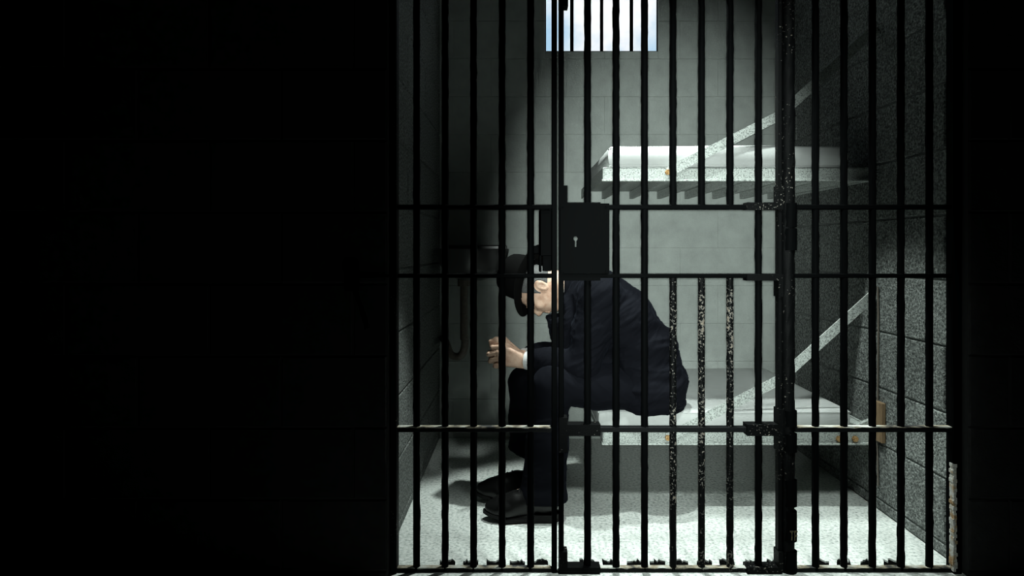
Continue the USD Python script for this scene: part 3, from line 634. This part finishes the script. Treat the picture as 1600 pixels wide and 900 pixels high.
# --- socks and shoes
for (an, toe, heel, dd, sole_y) in ((anN, 758, 872, 2.49, 812), (anF, 745, 848, 2.68, 782)):
    obj('sock', tube([an + A_(.0, 0, .16), an + A_(0, 0, .05), an + A_(-.005, 0, -.01)], [.050, .043, .042], 20), 'black_rubber', man, smooth=60, label='black sock')
    xt, xh = PX(toe, dd), PX(heel, dd); L = xh - xt; c = A_(0, dd, 0)
    F_ = Field((xt - .03, dd - .08, 0.0), (xh + .05, dd + .08, .20), .003)
    q = lambda u, z, y=0: A_(xt + L * u, dd + y, z)
    F_.chain([q(.10, .048), q(.24, .052), q(.42, .066), q(.62, .082)], [.030, .038, .041, .043], .02); F_.chain([q(.60, .07), q(.88, .062)], [.040, .036], .02); F_.chain([q(.78, .07), an * A_(1, 0, 0) + A_(0, dd, .125)], [.040, .043], .02)
    for s in (-1, 1): F_.chain([q(.16, .042, s * .016), q(.30, .044, s * .020), q(.6, .05, s * .008)], [.026, .029, .03], .015)
    F_.ell(an * A_(1, 0, 0) + A_(0, dd, .16), (.036, .034, .045), None, .006, cut=True)
    F_.plane_cut(A_(0, 0, .026), A_(0, 0, -1)); F_.plane_cut(A_(0, 0, .135), A_(0, 0, 1))
    sh = obj('shoe', F_.skin(2), 'black_leather', man, smooth=True, label='polished black lace-up shoe')
    uu = np.linspace(0, 1, 24); wd = np.interp(uu, [0, .04, .12, .3, .5, .72, .9, .97, 1], [.006, .024, .042, .052, .044, .038, .038, .030, .008])
    out = Polygon(np.vstack([np.c_[xt - .008 + (L + .014) * uu, dd - wd], np.c_[xt - .008 + (L + .014) * uu, dd + wd][::-1]]))
    s1 = trimesh.creation.extrude_polygon(out, .012, engine='earcut'); s1.apply_translation((0, 0, .018))
    v = s1.vertices; v[:, 2] += np.clip((xt + .09 - v[:, 0]) / .09, 0, 1) ** 2 * .010 - np.where((v[:, 0] > xt + .06) & (v[:, 0] < xt + L * .62), .012, 0) * 1.0; s1.vertices = v
    obj('sole', s1, 'black_rubber', sh)
    hp_ = out.intersection(sbox(xt + L * .66, dd - .2, xh + .1, dd + .2)); h1 = trimesh.creation.extrude_polygon(hp_, .018, engine='earcut'); obj('heel', h1, 'black_rubber', sh)
    for i, u in enumerate((.40, .47, .54)):
        z = np.interp(u, [.4, .54], [.107, .120]); obj('lace', tube([q(u, z - .012, -.026), q(u - .005, z, -.012), q(u, z + .002, 0), q(u - .005, z, .012), q(u, z - .012, .026)], .0028, 6), 'black_rubber', sh)
# --- hat
ha = math.radians(164); au = A_(math.cos(ha), .44, math.sin(ha)); au /= np.linalg.norm(au); af = A_(-math.sin(ha), 0, math.cos(ha)); af -= au * (af @ au); af /= np.linalg.norm(af); al = np.cross(au, af)
hc = P(829, 438, 2.71)
def hat_point(r, phi, z): return hc + af * (r * 1.10 * math.cos(phi)) + al * (r * .92 * math.sin(phi)) + au * z
NP = 64
def lathe_hat(prof, fn=lambda r, z, phi: (r, z)):
    V, F = [], []
    for (r, z) in prof:
        for j in range(NP):
            phi = 2 * np.pi * j / NP; rr, zz = fn(r, z, phi); V.append(hat_point(rr, phi, zz))
    n = len(prof)
    for i in range(n - 1):
        for j in range(NP):
            k = (j + 1) % NP; F += [(i * NP + j, i * NP + k, (i + 1) * NP + k), (i * NP + j, (i + 1) * NP + k, (i + 1) * NP + j)]
    return trimesh.Trimesh(V, F, process=False)
def pinch(r, z, phi):
    top = max(0, (z - .05) / .07); f = math.cos(phi)
    rr = r * (1 - .10 * top * max(0, f) * (abs(math.sin(phi)) > .0)); zz = z - .018 * top * (1 - min(1, r / .085)) - .012 * top * max(0, -f)
    return rr, zz
crown = [(.089, -.004), (.090, .01), (.089, .04), (.086, .07), (.081, .095), (.072, .110), (.060, .117), (.045, .118), (.025, .116), (.001, .115)]
crown = [(r, z * 1.2) for r, z in crown]
hat = obj('hat', lathe_hat(crown, pinch), 'black_felt', man, smooth=60, label='black felt hat with a turned brim, tipped forward over the face')
curl = lambda r, z, phi: (r, z + ((r - .088) / .055) ** 2 * (.014 * abs(math.sin(phi)) ** 2 - .012 * max(0, math.cos(phi))))
obj('brim', lathe_hat([(.086, .001), (.10, .002), (.12, .002), (.140, .0025), (.1425, .0005), (.140, -.0015), (.12, -.002), (.10, -.002), (.086, -.001)], curl), 'black_felt', hat, smooth=60)
obj('hat_band', lathe_hat([(.0895, .004), (.0920, .005), (.0915, .028), (.0888, .029)]), 'black_ribbon', hat, smooth=40)
